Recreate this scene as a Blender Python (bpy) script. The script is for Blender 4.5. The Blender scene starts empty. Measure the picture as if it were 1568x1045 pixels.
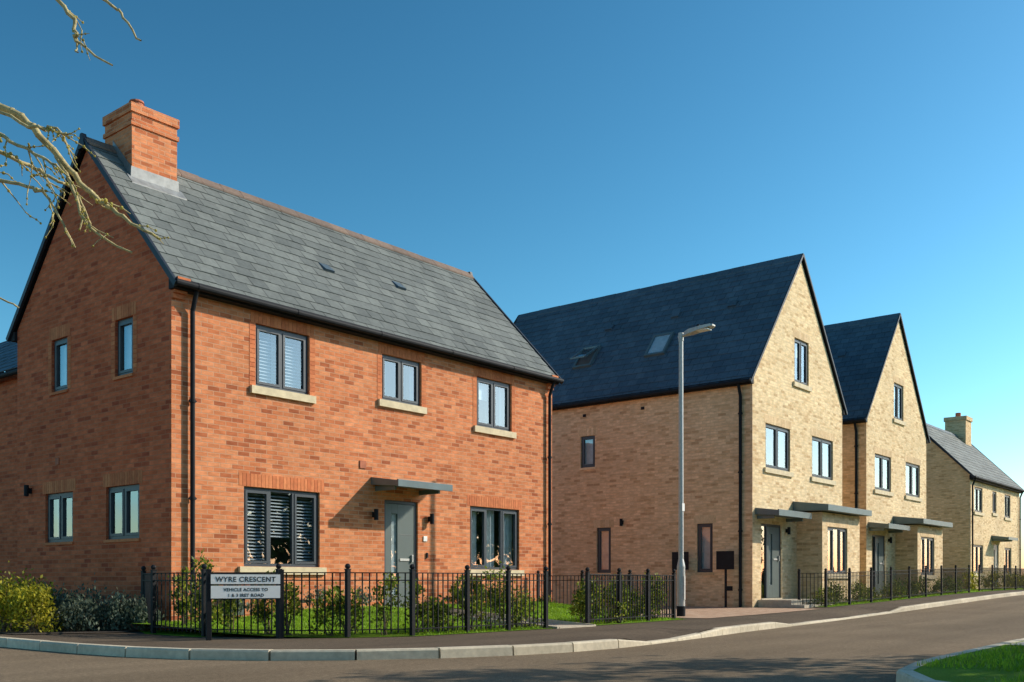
import bpy, math, random
from mathutils import Vector, Matrix
random.seed(7)
R=random.random
def U_(a,b): return a+(b-a)*R()
scene=bpy.context.scene
V=Vector

# ------------------------------------------------------------------ terrain
def hgt(x):
    t=min(1,max(0,(x-16)/28.0)); return 0.40*t*t*(3-2*t)
def sst(a,b,x): t=min(1,max(0,(x-a)/(b-a))); return t*t*(3-2*t)
def lawnz(x,y):   # front lawn banks up gently towards the house wall
    return .008+.27*sst(10.0,13.3,y)*(.45+.55*sst(8.8,11.5,x))

# ------------------------------------------------------------------ materials
def newmat(name):
    m=bpy.data.materials.new(name); m.use_nodes=True
    nt=m.node_tree; b=nt.nodes['Principled BSDF']; return m,nt,b
def N(nt,t,**k):
    n=nt.nodes.new(t)
    for a,v in k.items(): setattr(n,a,v)
    return n
def mathn(nt,op,a,b=None):
    n=N(nt,'ShaderNodeMath',operation=op)
    for i,v in enumerate((a,b)):
        if v is None: continue
        if isinstance(v,(int,float)): n.inputs[i].default_value=v
        else: nt.links.new(v,n.inputs[i])
    return n.outputs[0]
def mixc(nt,fac,a,b,mode='MIX'):
    n=N(nt,'ShaderNodeMix',data_type='RGBA',blend_type=mode)
    for i,v in ((0,fac),(6,a),(7,b)):
        if isinstance(v,(int,float)): n.inputs[i].default_value=v
        elif isinstance(v,tuple): n.inputs[i].default_value=(*v,1) if len(v)==3 else v
        else: nt.links.new(v,n.inputs[i])
    return n.outputs[2]
def noise(nt,vec,scale,detail=3,rough=.55):
    n=N(nt,'ShaderNodeTexNoise'); n.inputs['Scale'].default_value=scale; n.inputs['Detail'].default_value=detail
    n.inputs['Roughness'].default_value=rough
    if vec is not None: nt.links.new(vec,n.inputs['Vector'])
    return n.outputs['Fac']
def mrange(nt,v,a,b,c,d):
    n=N(nt,'ShaderNodeMapRange'); nt.links.new(v,n.inputs[0])
    for i,q in enumerate((a,b,c,d)): n.inputs[i+1].default_value=q
    return n.outputs[0]
def bump(nt,b,h,strength,dist):
    n=N(nt,'ShaderNodeBump'); n.inputs['Strength'].default_value=strength; n.inputs['Distance'].default_value=dist
    nt.links.new(h,n.inputs['Height']); nt.links.new(n.outputs[0],b.inputs['Normal'])
def plain(name,col,rough=.6,metal=0,nscale=None,namt=.25,spec=.5,bscale=None):
    m,nt,b=newmat(name); b.inputs['Roughness'].default_value=rough; b.inputs['Metallic'].default_value=metal
    b.inputs['Specular IOR Level'].default_value=spec
    g=N(nt,'ShaderNodeNewGeometry')
    f=noise(nt,g.outputs['Position'],nscale or 5,4)
    k=mrange(nt,f,.3,.7,1-namt,1+namt*.6)
    vm=N(nt,'ShaderNodeVectorMath',operation='SCALE'); vm.inputs[0].default_value=col; nt.links.new(k,vm.inputs['Scale'])
    nt.links.new(vm.outputs[0],b.inputs['Base Color'])
    if bscale: bump(nt,b,noise(nt,g.outputs['Position'],bscale,3),.4,.01)
    return m
def brick(name,c1,c2,mort,dark,patch=.2,msize=.006):
    m,nt,b=newmat(name); b.inputs['Roughness'].default_value=.9; b.inputs['Specular IOR Level'].default_value=.1
    g=N(nt,'ShaderNodeNewGeometry'); sp=N(nt,'ShaderNodeSeparateXYZ'); nt.links.new(g.outputs['Position'],sp.inputs[0])
    sn=N(nt,'ShaderNodeSeparateXYZ'); nt.links.new(g.outputs['True Normal'],sn.inputs[0])
    ax=mathn(nt,'ABSOLUTE',sn.outputs[0]); sel=mathn(nt,'GREATER_THAN',ax,.5)
    u=mathn(nt,'ADD',mathn(nt,'MULTIPLY',sel,sp.outputs[1]),mathn(nt,'MULTIPLY',mathn(nt,'SUBTRACT',1.0,sel),sp.outputs[0]))
    cb=N(nt,'ShaderNodeCombineXYZ'); nt.links.new(u,cb.inputs[0]); nt.links.new(sp.outputs[2],cb.inputs[1])
    br=N(nt,'ShaderNodeTexBrick'); nt.links.new(cb.outputs[0],br.inputs['Vector'])
    br.inputs['Scale'].default_value=1; br.inputs['Brick Width'].default_value=.225; br.inputs['Row Height'].default_value=.075
    br.inputs['Mortar Size'].default_value=msize; br.inputs['Mortar Smooth'].default_value=.15
    br.inputs['Color1'].default_value=(0,0,0,1); br.inputs['Color2'].default_value=(1,1,1,1); br.inputs['Mortar'].default_value=(.5,.5,.5,1)
    rnd=br.outputs['Color']
    cr=N(nt,'ShaderNodeValToRGB'); nt.links.new(rnd,cr.inputs[0])
    e=cr.color_ramp.elements; e[0].position=0.0; e[0].color=(*dark,1); e[1].position=1; e[1].color=(*c2,1)
    q=e.new(.22); q.color=(*c1,1); q=e.new(.6); q.color=tuple(.5*(a+b_) for a,b_ in zip(c1,c2))+(1,)
    vm=N(nt,'ShaderNodeVectorMath',operation='MULTIPLY'); nt.links.new(cb.outputs[0],vm.inputs[0]); vm.inputs[1].default_value=(1.0,3.0,1)
    f=noise(nt,vm.outputs[0],5.5,3,.6); k=mrange(nt,f,.35,.68,1-patch,1+patch*.7)
    f2=noise(nt,g.outputs['Position'],.6,4,.6); k2=mrange(nt,f2,.3,.7,.86,1.1)
    kk=mathn(nt,'MULTIPLY',k,k2)
    s=N(nt,'ShaderNodeVectorMath',operation='SCALE'); nt.links.new(cr.outputs[0],s.inputs[0]); nt.links.new(kk,s.inputs['Scale'])
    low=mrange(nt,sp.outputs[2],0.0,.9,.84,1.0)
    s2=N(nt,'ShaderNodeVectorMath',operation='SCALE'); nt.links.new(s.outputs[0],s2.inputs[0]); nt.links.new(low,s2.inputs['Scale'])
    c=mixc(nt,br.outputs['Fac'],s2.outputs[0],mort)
    nt.links.new(c,b.inputs['Base Color'])
    fine=noise(nt,g.outputs['Position'],60,2)
    hh=mathn(nt,'ADD',mathn(nt,'MULTIPLY',br.outputs['Fac'],-1.0),mathn(nt,'MULTIPLY',fine,.5))
    bump(nt,b,hh,.55,.006)
    return m
def island(name,c1,c2,rough=.85,spec=.3,extra=None):
    m,nt,b=newmat(name); b.inputs['Roughness'].default_value=rough; b.inputs['Specular IOR Level'].default_value=spec
    g=N(nt,'ShaderNodeNewGeometry')
    c=mixc(nt,g.outputs['Random Per Island'],c1,c2)
    f=noise(nt,g.outputs['Position'],.7,4); k=mrange(nt,f,.3,.7,.82,1.12)
    f=noise(nt,g.outputs['Position'],14,4); k=mathn(nt,'MULTIPLY',k,mrange(nt,f,.3,.7,.85,1.12))
    s=N(nt,'ShaderNodeVectorMath',operation='SCALE'); nt.links.new(c,s.inputs[0]); nt.links.new(k,s.inputs['Scale'])
    nt.links.new(s.outputs[0],b.inputs['Base Color'])
    bump(nt,b,f,.25,.01)
    return m
def leafmat(name,c1,c2,c3,tr=.42):
    m,nt,b=newmat(name); out=nt.nodes['Material Output']
    g=N(nt,'ShaderNodeNewGeometry')
    cr=N(nt,'ShaderNodeValToRGB'); nt.links.new(g.outputs['Random Per Island'],cr.inputs[0])
    e=cr.color_ramp.elements; e[0].color=(*c1,1); e[1].color=(*c3,1); q=e.new(.55); q.color=(*c2,1)
    f=noise(nt,g.outputs['Position'],3.0,2); k=mrange(nt,f,.3,.7,.65,1.35)
    s=N(nt,'ShaderNodeVectorMath',operation='SCALE'); nt.links.new(cr.outputs[0],s.inputs[0]); nt.links.new(k,s.inputs['Scale'])
    nt.links.new(s.outputs[0],b.inputs['Base Color']); b.inputs['Roughness'].default_value=.5
    b.inputs['Specular IOR Level'].default_value=.25
    t=N(nt,'ShaderNodeBsdfTranslucent'); nt.links.new(s.outputs[0],t.inputs[0])
    mx=N(nt,'ShaderNodeMixShader'); mx.inputs[0].default_value=tr
    nt.links.new(b.outputs[0],mx.inputs[1]); nt.links.new(t.outputs[0],mx.inputs[2]); nt.links.new(mx.outputs[0],out.inputs[0])
    return m
def glassmat():
    m,nt,b=newmat('window_glass'); out=nt.nodes['Material Output']
    lw=N(nt,'ShaderNodeLayerWeight'); lw.inputs['Blend'].default_value=.5
    p=mathn(nt,'POWER',lw.outputs['Facing'],3.0)
    f=mathn(nt,'ADD',mathn(nt,'MULTIPLY',p,.65),.18)
    g=N(nt,'ShaderNodeNewGeometry')
    bp=N(nt,'ShaderNodeBump'); bp.inputs['Strength'].default_value=.12; bp.inputs['Distance'].default_value=.02
    nt.links.new(noise(nt,g.outputs['Position'],2.2,1),bp.inputs['Height'])
    gl=N(nt,'ShaderNodeBsdfGlossy'); gl.inputs['Roughness'].default_value=.01; gl.inputs['Color'].default_value=(.92,.97,1,1)
    nt.links.new(bp.outputs[0],gl.inputs['Normal'])
    tr=N(nt,'ShaderNodeBsdfTransparent'); tr.inputs[0].default_value=(.80,.87,.90,1)
    mx=N(nt,'ShaderNodeMixShader'); nt.links.new(f,mx.inputs[0]); nt.links.new(tr.outputs[0],mx.inputs[1]); nt.links.new(gl.outputs[0],mx.inputs[2])
    nt.links.new(mx.outputs[0],out.inputs[0]); return m
def asphalt(name,col,col2,agg=140):
    m,nt,b=newmat(name); g=N(nt,'ShaderNodeNewGeometry'); P=g.outputs['Position']
    f1=noise(nt,P,.5,4); f2=noise(nt,P,agg,2,.7); f3=noise(nt,P,18,3)
    c=mixc(nt,mrange(nt,f1,.35,.65,0,1),col,col2)
    k=mathn(nt,'MULTIPLY',mrange(nt,f2,.3,.7,.45,1.7),mrange(nt,f3,.3,.7,.8,1.2))
    vm=N(nt,'ShaderNodeVectorMath',operation='MULTIPLY'); nt.links.new(P,vm.inputs[0]); vm.inputs[1].default_value=(.06,1.1,1)
    k=mathn(nt,'MULTIPLY',k,mrange(nt,noise(nt,vm.outputs[0],1.3,3),.3,.7,.84,1.12))
    s=N(nt,'ShaderNodeVectorMath',operation='SCALE'); nt.links.new(c,s.inputs[0]); nt.links.new(k,s.inputs['Scale'])
    nt.links.new(s.outputs[0],b.inputs['Base Color']); b.inputs['Roughness'].default_value=.95; b.inputs['Specular IOR Level'].default_value=.12
    bump(nt,b,f2,.5,.006)
    return m

M={}
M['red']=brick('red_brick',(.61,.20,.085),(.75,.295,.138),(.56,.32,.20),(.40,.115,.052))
M['red_shade']=brick('red_brick_shade_tint',(.56,.132,.056),(.68,.180,.082),(.46,.18,.10),(.40,.085,.042))  # same brick as the front, shaded-wall tone put into the colour
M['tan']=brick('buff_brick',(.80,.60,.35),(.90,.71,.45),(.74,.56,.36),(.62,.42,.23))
M['tan_shade']=brick('buff_brick_shade_tint',(.74,.50,.285),(.84,.60,.365),(.66,.47,.29),(.56,.35,.19))  # same buff brick, redder and darker: side-wall shade painted into the colour
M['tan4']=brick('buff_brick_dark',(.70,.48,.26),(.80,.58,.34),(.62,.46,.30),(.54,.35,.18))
M['sold']=island('soldier_brick_red',(.54,.155,.06),(.68,.235,.095))
M['soldt']=island('soldier_brick_buff',(.68,.48,.27),(.82,.62,.38))
M['slate']=island('slate_tiles_grey',(.118,.132,.128),(.18,.197,.186),.7,.25)
M['slate2']=island('slate_tiles_blue',(.058,.092,.125),(.085,.128,.165),.55,.35)
M['ridge']=island('ridge_tiles',(.16,.12,.10),(.24,.17,.13))
M['black']=plain('black_upvc',(.016,.018,.022),.65,spec=.15)
M['verge']=plain('dry_verge',(.02,.028,.04),.5,spec=.3)
M['frame']=plain('anthracite_frame',(.045,.058,.072),.45,0,3,.1)
M['glass']=glassmat()
M['room']=plain('room_interior',(.10,.09,.08),.9)
M['curtain']=plain('curtain_fabric',(.72,.73,.72),.9,0,8,.15)
M['blind']=plain('blind_slats',(.66,.67,.68),.6)
M['stone']=plain('cast_stone',(.70,.58,.38),.8,0,6,.18,bscale=60)
M['door']=plain('sage_door',(.11,.14,.135),.45,0,3,.08)
M['canopy']=plain('zinc_canopy',(.12,.165,.175),.45,.2,4,.15)
M['lead']=plain('lead_flashing',(.27,.28,.28),.55,.2,7,.3)
M['steel']=plain('galvanised_steel',(.5,.5,.48),.5,.35,20,.15)
M['iron']=plain('black_iron',(.013,.014,.017),.6,spec=.2)
M['white']=plain('white_plate',(.82,.82,.8),.4,0,4,.05)
M['text']=plain('black_lettering',(.01,.01,.01),.5)
M['pot']=plain('terracotta',(.45,.14,.07),.8)
M['kerb']=island('kerb_concrete',(.50,.44,.33),(.62,.55,.42),.85)
M['road']=asphalt('road_asphalt',(.155,.116,.076),(.185,.140,.093))
M['foot']=asphalt('pavement_asphalt',(.092,.070,.050),(.12,.092,.065),120)
M['slab']=plain('path_slabs',(.50,.44,.34),.85,0,10,.2)
M['soil']=plain('garden_soil',(.07,.05,.035),.95,0,12,.4,bscale=30)
M['field']=plain('dry_field',(.13,.11,.055),.95,0,.2,.3,.1)
M['bark']=plain('twig_bark',(.46,.38,.18),.8,0,25,.35)
M['wood']=plain('trunk_bark',(.16,.12,.08),.9,0,25,.35)
M['bud']=leafmat('buds',(.45,.40,.10),(.52,.46,.12),(.6,.5,.18))
M['leafd']=leafmat('shrub_leaves',(.06,.10,.015),(.18,.25,.03),(.46,.46,.06))
M['leaft']=leafmat('tree_leaves',(.03,.06,.012),(.06,.11,.02),(.11,.16,.03),.2)
M['leafy']=leafmat('golden_shrub_leaves',(.16,.18,.015),(.36,.34,.03),(.52,.45,.04))
M['leafg']=leafmat('grey_shrub_leaves',(.07,.095,.06),(.13,.17,.12),(.22,.26,.19))
M['blade']=leafmat('grass_blades',(.16,.30,.015),(.26,.44,.025),(.36,.52,.04))
def grassmat():
    m,nt,b=newmat('lawn'); g=N(nt,'ShaderNodeNewGeometry'); P=g.outputs['Position']
    c=mixc(nt,mrange(nt,noise(nt,P,1.2,4),.35,.65,0,1),(.16,.30,.018),(.23,.39,.03))
    c=mixc(nt,mrange(nt,noise(nt,P,70,3),.35,.65,0,1),c,(.10,.19,.012)); nt.links.new(c,b.inputs['Base Color'])
    b.inputs['Roughness'].default_value=.95; b.inputs['Specular IOR Level'].default_value=.1; bump(nt,b,noise(nt,P,70,3),.8,.03); return m
M['lawn']=grassmat()
def pavers():
    m,nt,b=newmat('block_paving'); g=N(nt,'ShaderNodeNewGeometry')
    br=N(nt,'ShaderNodeTexBrick'); nt.links.new(g.outputs['Position'],br.inputs['Vector']); br.inputs['Scale'].default_value=1
    br.inputs['Brick Width'].default_value=.2; br.inputs['Row Height'].default_value=.1; br.inputs['Mortar Size'].default_value=.005
    br.inputs['Color1'].default_value=(.42,.27,.18,1); br.inputs['Color2'].default_value=(.54,.38,.27,1); br.inputs['Mortar'].default_value=(.18,.14,.10,1)
    nt.links.new(br.outputs[0],b.inputs['Base Color']); b.inputs['Roughness'].default_value=.9; b.inputs['Specular IOR Level'].default_value=.15; return m
M['paver']=pavers()
MATS=list(M.keys()); 

# ------------------------------------------------------------------ mesh builder
class MB:
    def __init__(s): s.v=[]; s.f=[]; s.m=[]
    def face(s,pts,mat):
        i=len(s.v); s.v.extend([tuple(p) for p in pts]); s.f.append(tuple(range(i,i+len(pts)))); s.m.append(mat)
    def hexa(s,c,mat):
        i=len(s.v); s.v.extend([tuple(p) for p in c])
        for q in ((0,3,2,1),(4,5,6,7),(0,1,5,4),(1,2,6,5),(2,3,7,6),(3,0,4,7)):
            s.f.append(tuple(i+k for k in q)); s.m.append(mat)
    def box(s,x0,x1,y0,y1,z0,z1,mat):
        s.hexa([(x0,y0,z0),(x1,y0,z0),(x1,y1,z0),(x0,y1,z0),(x0,y0,z1),(x1,y0,z1),(x1,y1,z1),(x0,y1,z1)],mat)
    def bar(s,p0,p1,w,h,mat,up=V((0,0,1))):
        p0=V(p0);p1=V(p1); d=(p1-p0).normalized(); a=d.cross(up)
        if a.length<1e-4: a=d.cross(V((1,0,0)))
        a.normalize(); b=a.cross(d).normalized(); a=a*w/2; b=b*h/2
        s.hexa([p0-a-b,p0+a-b,p1+a-b,p1-a-b,p0-a+b,p0+a+b,p1+a+b,p1-a+b],mat)
    def cyl(s,p0,p1,r0,mat,r1=None,seg=10,cap=True):
        r1=r0 if r1 is None else r1
        p0=V(p0);p1=V(p1); d=(p1-p0).normalized(); a=d.cross(V((0,0,1)))
        if a.length<1e-3: a=V((1,0,0))
        a.normalize(); b=d.cross(a); i=len(s.v)
        for p,r in ((p0,r0),(p1,r1)):
            for k in range(seg):
                t=2*math.pi*k/seg; s.v.append(tuple(p+a*r*math.cos(t)+b*r*math.sin(t)))
        for k in range(seg):
            j=(k+1)%seg; s.f.append((i+k,i+j,i+seg+j,i+seg+k)); s.m.append(mat)
        if cap:
            s.f.append(tuple(i+k for k in range(seg))[::-1]); s.m.append(mat)
            s.f.append(tuple(i+seg+k for k in range(seg))); s.m.append(mat)
    def ball(s,c,r,mat,seg=8,rings=6):
        c=V(c); 
        pr=[(r*math.sin(math.pi*k/rings),-r*math.cos(math.pi*k/rings)) for k in range(rings+1)]
        for k in range(rings):
            s.cyl(c+V((0,0,pr[k][1])),c+V((0,0,pr[k+1][1])),max(pr[k][0],.0005),mat,max(pr[k+1][0],.0005),seg,False)
    def build(s,name,parent=None,smooth=False,bevel=0):
        me=bpy.data.meshes.new(name); me.from_pydata(s.v,[],s.f)
        used=sorted(set(s.m),key=MATS.index); ix={k:i for i,k in enumerate(used)}
        for k in used: me.materials.append(M[k])
        me.polygons.foreach_set('material_index',[ix[k] for k in s.m])
        if smooth: me.polygons.foreach_set('use_smooth',[True]*len(s.f))
        me.update(); o=bpy.data.objects.new(name,me); scene.collection.objects.link(o)
        if parent:
            o.parent=parent; o.matrix_parent_inverse=Matrix.Translation(-parent.location)
        if bevel:
            b=o.modifiers.new('bevel','BEVEL'); b.width=bevel; b.segments=2; b.limit_method='ANGLE'
        return o
def empty(name,loc):
    e=bpy.data.objects.new(name,None); e.location=loc; e.empty_display_size=.3; scene.collection.objects.link(e); return e

class Fr:
    def __init__(s,O,U,Nn): s.O=V(O); s.U=V(U); s.N=V(Nn)
    def p(s,u,n,z): return s.O+s.U*u+s.N*n+V((0,0,z))
    def box(s,mb,u0,u1,n0,n1,z0,z1,mat):
        c=[s.p(u0,n1,z0),s.p(u1,n1,z0),s.p(u1,n0,z0),s.p(u0,n0,z0),s.p(u0,n1,z1),s.p(u1,n1,z1),s.p(u1,n0,z1),s.p(u0,n0,z1)]
        mb.hexa(c,mat)

def wall(mb,fr,u0,u1,zb,line,ops,mat,rev=.10):
    def zt(u):
        for (a,za),(b,zb_) in zip(line,line[1:]):
            if a-1e-6<=u<=b+1e-6: return za+(zb_-za)*(u-a)/(b-a)
        return line[-1][1]
    cuts=sorted(set([u0,u1]+[o[0] for o in ops]+[o[1] for o in ops]+[l[0] for l in line if u0<l[0]<u1]))
    for a,b in zip(cuts,cuts[1:]):
        m=(a+b)/2; os_=sorted([o for o in ops if o[0]<m<o[1]],key=lambda o:o[2]); z=zb
        for o in os_:
            mb.face([fr.p(a,0,z),fr.p(b,0,z),fr.p(b,0,o[2]),fr.p(a,0,o[2])],mat); z=o[3]
        mb.face([fr.p(a,0,z),fr.p(b,0,z),fr.p(b,0,zt(b)),fr.p(a,0,zt(a))],mat)
    for a,b,c,d in [o[:4] for o in ops]:
        for q in (((a,c),(a,d)),((b,c),(b,d)),((a,c),(b,c)),((a,d),(b,d))):
            (p,r),(s_,t)=q; mb.face([fr.p(p,0,r),fr.p(s_,0,t),fr.p(s_,-rev,t),fr.p(p,-rev,r)],mat)

def window(mb,fr,u0,u1,z0,z1,n=2,sill=True,head='sold',jamb=False,inside=None,stone=.13,ws=.05):
    A,B=-.105,-.045; t=.05
    fr.box(mb,u0,u0+t,A,B,z0,z1,'frame'); fr.box(mb,u1-t,u1,A,B,z0,z1,'frame')
    fr.box(mb,u0+t,u1-t,A,B,z1-t,z1,'frame'); fr.box(mb,u0+t,u1-t,A,B,z0,z0+t,'frame')
    w=(u1-u0-2*t)/n
    for i in range(n):
        a=u0+t+i*w; b=a+w
        if i: fr.box(mb,a-.022,a+.022,A,B,z0+t,z1-t,'frame'); 
        sa=a+(.022 if i else 0)+.003; sb=b-(.022 if i<n-1 else 0)-.003
        openable = not (n==3 and i==1)
        if openable:
            q=.042; C,D=-.095,-.034
            fr.box(mb,sa,sa+q,C,D,z0+t+.003,z1-t-.003,'frame'); fr.box(mb,sb-q,sb,C,D,z0+t+.003,z1-t-.003,'frame')
            fr.box(mb,sa+q,sb-q,C,D,z0+t+.003,z0+t+.003+q,'frame'); fr.box(mb,sa+q,sb-q,C,D,z1-t-.003-q,z1-t-.003,'frame')
    G=-.07
    mb.face([fr.p(u0+t,G,z0+t),fr.p(u1-t,G,z0+t),fr.p(u1-t,G,z1-t),fr.p(u0+t,G,z1-t)],'glass')
    a,b,c,d=u0-.05,u1+.05,z0-.05,z1+.02; k0,k1=-.107,-.9
    mb.face([fr.p(a,k1,c),fr.p(b,k1,c),fr.p(b,k1,d),fr.p(a,k1,d)],'room')
    for (p,r),(s_,t_) in (((a,c),(a,d)),((b,c),(b,d)),((a,c),(b,c)),((a,d),(b,d))):
        mb.face([fr.p(p,k0,r),fr.p(s_,k0,t_),fr.p(s_,k1,t_),fr.p(p,k1,r)],'room')
    ins=inside or []
    for it in ins:
        kind,fa,fb=it[:3]; ua=u0+.03+(u1-u0-.06)*fa; ub=u0+.03+(u1-u0-.06)*fb
        zl=it[3] if len(it)>3 else 0; zlow=z0+.03+(z1-z0)*zl
        if kind=='c':
            ns=max(6,int((ub-ua)/.022)); pr=None
            for i in range(ns+1):
                u=ua+(ub-ua)*i/ns; nn=-.19+.022*math.sin(u*52)+.01*math.sin(u*23+1)
                if pr: mb.face([fr.p(pr[0],pr[1],zlow),fr.p(u,nn,zlow),fr.p(u,nn,z1),fr.p(pr[0],pr[1],z1)],'curtain')
                pr=(u,nn)
        elif kind=='b':
            z=z1-.06
            while z>zlow:
                mb.face([fr.p(ua,-.135,z-.012),fr.p(ub,-.135,z-.012),fr.p(ub,-.175,z+.016),fr.p(ua,-.175,z+.016)],'blind'); z-=.056
        elif kind=='r':
            mb.face([fr.p(ua,-.16,zlow),fr.p(ub,-.16,zlow),fr.p(ub,-.16,z1),fr.p(ua,-.16,z1)],'curtain')
    if sill:
        fr.box(mb,u0-.11,u1+.11,-.05,.055,z0-stone,z0-.004,'stone')
    if head:
        soldier(mb,fr,u0-.10,u1+.10,z1+.004,z1+.215,head)
    if jamb:
        for a,b in ((u0-.125,u0-.008),(u1+.008,u1+.125)):
            z=z0+.005
            while z<z1-.03:
                fr.box(mb,a,b,-.02,.006,z,min(z+.065,z1),head); z+=.075
def soldier(mb,fr,a,b,z0,z1,mat):
    n=max(2,round((b-a)/.075)); w=(b-a)/n
    for i in range(n): fr.box(mb,a+i*w+.004,a+(i+1)*w-.004,-.02,.0045,z0,z1,mat)

def slope(mb,O,Ud,Sd,L,SL,mat,g=.27,w=.33):
    O=V(O);Ud=V(Ud).normalized();Sd=V(Sd).normalized(); Nn=Ud.cross(Sd)
    if Nn.z<0: Nn=-Nn
    P=lambda u,s,n:O+Ud*u+Sd*s+Nn*n
    mb.face([P(0,0,0),P(L,0,0),P(L,SL,0),P(0,SL,0)],'black')
    nr=math.ceil(SL/g)
    for i in range(nr):
        s0=i*g; s1=min(s0+g+.05,SL); u=-(i%2)*w*.5
        while u<L:
            a=max(u,0)+.004; b=min(u+w,L)-.004
            if b-a>.03:
                j0=U_(0,.010); j1=U_(0,.010); e=U_(-.005,.005)
                A=P(a,s0+e,.018+j0);B=P(b,s0+e,.018+j1);C=P(b,s1,.009);D=P(a,s1,.009)
                A2=P(a,s0+e,.004);B2=P(b,s0+e,.004)
                i0=len(mb.v); mb.v.extend([tuple(q) for q in (A,B,C,D,A2,B2)])
                mb.f.append((i0,i0+1,i0+2,i0+3)); mb.f.append((i0,i0+4,i0+5,i0+1)); mb.m+= [mat,mat]
            u+=w
def ridge(mb,p0,p1,mat,half=V((0,1,0)),drop=.13,sp=.14):
    p0=V(p0);p1=V(p1); L=(p1-p0).length; d=(p1-p0)/L; n=round(L/.45)
    for i in range(n):
        a=p0+d*(L*i/n+.004); b=p0+d*(L*(i+1)/n-.004); up=V((0,0,.05+U_(-.006,.006)))
        for sgn in (1,-1):
            h=half*sgn*sp; dn=V((0,0,-drop))
            mb.hexa([a+h+dn,b+h+dn,b-V((0,0,.02)),a-V((0,0,.02)),a+h+dn+V((0,0,.035)),b+h+dn+V((0,0,.035)),b+up,a+up],mat)
def gutter(mb,p0,p1,out):
    p0=V(p0);p1=V(p1);out=V(out)
    mb.cyl(p0+out*.05,p1+out*.05,.052,'black',seg=12)
    d=(p1-p0); L=d.length; d.normalize(); k=.4
    while k<L:
        c=p0+d*k+out*.05; mb.cyl(c-d*.03,c+d*.03,.060,'black',seg=12); k+=1.9
def downpipe(mb,x,y,z0,z1,out,r=.036):
    o=V(out); b=V((x,y,0))+o*.07
    mb.cyl(b+V((0,0,z0)),b+V((0,0,z1-.35)),r,'black',seg=12)
    mb.cyl(b+V((0,0,z1-.35)),b+o*.12+V((0,0,z1-.05)),r,'black',seg=12)
    z=z0+.5
    while z<z1-.3:
        mb.cyl(b+V((0,0,z)),b+V((0,0,z+.05)),r+.011,'black',seg=12)
        mb.box(b.x-.06,b.x+.06,b.y-.02,b.y+.02,z+.01,z+.035,'black') if abs(o.y)>.5 else mb.box(b.x-.02,b.x+.02,b.y-.06,b.y+.06,z+.01,z+.035,'black')
        z+=1.5
def verge(mb,p0,p1,w=.05,h=.085,mat='verge'):
    mb.bar(p0,p1,w,h,mat)

FX=lambda X,Y: Fr((X,Y,0),(1,0,0),(0,-1,0))
FL=lambda X,Y: Fr((X,Y,0),(0,1,0),(-1,0,0))
FRt=lambda X,Y: Fr((X,Y,0),(0,1,0),(1,0,0))
FB=lambda X,Y: Fr((X,Y,0),(1,0,0),(0,1,0))

def door(mb,fr,u0,u1,z0,z1,side=False):
    A,B=-.10,-.035
    fr.box(mb,u0,u0+.06,A,B,z0,z1,'frame'); fr.box(mb,u1-.06,u1,A,B,z0,z1,'frame'); fr.box(mb,u0+.06,u1-.06,A,B,z1-.06,z1,'frame')
    fr.box(mb,u0,u1,-.12,.02,z0-.03,z0,'slab')
    a,b=u0+.06,u1-.06
    if side:
        m=a+.32; fr.box(mb,m,m+.06,A,B,z0,z1-.06,'frame')
        mb.face([fr.p(a,-.07,z0),fr.p(m,-.07,z0),fr.p(m,-.07,z1-.06),fr.p(a,-.07,z1-.06)],'glass')
        mb.face([fr.p(a-.1,-.5,z0),fr.p(m+.1,-.5,z0),fr.p(m+.1,-.5,z1),fr.p(a-.1,-.5,z1)],'room')
        a=m+.06
    g0=a+.16; g1=a+.32; zz0=z0+.35; zz1=z1-.25
    fr.box(mb,a+.004,g0,-.09,-.045,z0+.005,z1-.065,'door'); fr.box(mb,g1,b-.004,-.09,-.045,z0+.005,z1-.065,'door')
    fr.box(mb,g0,g1,-.09,-.045,z0+.005,zz0,'door'); fr.box(mb,g0,g1,-.09,-.045,zz1,z1-.065,'door')
    mb.face([fr.p(g0,-.07,zz0),fr.p(g1,-.07,zz0),fr.p(g1,-.07,zz1),fr.p(g0,-.07,zz1)],'glass')
    mb.face([fr.p(g0,-.088,zz0),fr.p(g1,-.088,zz0),fr.p(g1,-.088,zz1),fr.p(g0,-.088,zz1)],'curtain')
    for k in (.5,1.0,1.5): fr.box(mb,g1+.04,b-.05,-.046,-.040,z0+k-.005,z0+k+.0,'frame')
    fr.box(mb,b-.09,b-.06,-.045,.0,z0+.98,z0+1.12,'steel'); fr.box(mb,g1+.05,b-.14,-.045,-.03,z0+1.0,z0+1.045,'steel')
def canopy(mb,fr,u0,u1,dep,zt,drop=.10,th=.10):
    c=[fr.p(u0,dep,zt-drop-th),fr.p(u1,dep,zt-drop-th),fr.p(u1,0.002,zt-th-.04),fr.p(u0,0.002,zt-th-.04),
       fr.p(u0,dep,zt-drop),fr.p(u1,dep,zt-drop),fr.p(u1,0.002,zt),fr.p(u0,0.002,zt)]
    mb.hexa(c,'canopy')
    fr.box(mb,u0-.02,u1+.02,dep,dep+.04,zt-drop-th-.01,zt-drop+.015,'canopy')
    fr.box(mb,u0+.1,u0+.15,.003,dep*.75,zt-th-.15,zt-th-.06,'canopy'); fr.box(mb,u1-.15,u1-.1,.003,dep*.75,zt-th-.15,zt-th-.06,'canopy')
def walllamp(mb,fr,u,z):
    fr.box(mb,u-.025,u+.025,.002,.05,z-.05,z+.05,'black'); p=fr.p(u,.09,z-.1); q=fr.p(u,.09,z+.1); mb.cyl(p,q,.042,'black',seg=12)

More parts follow.
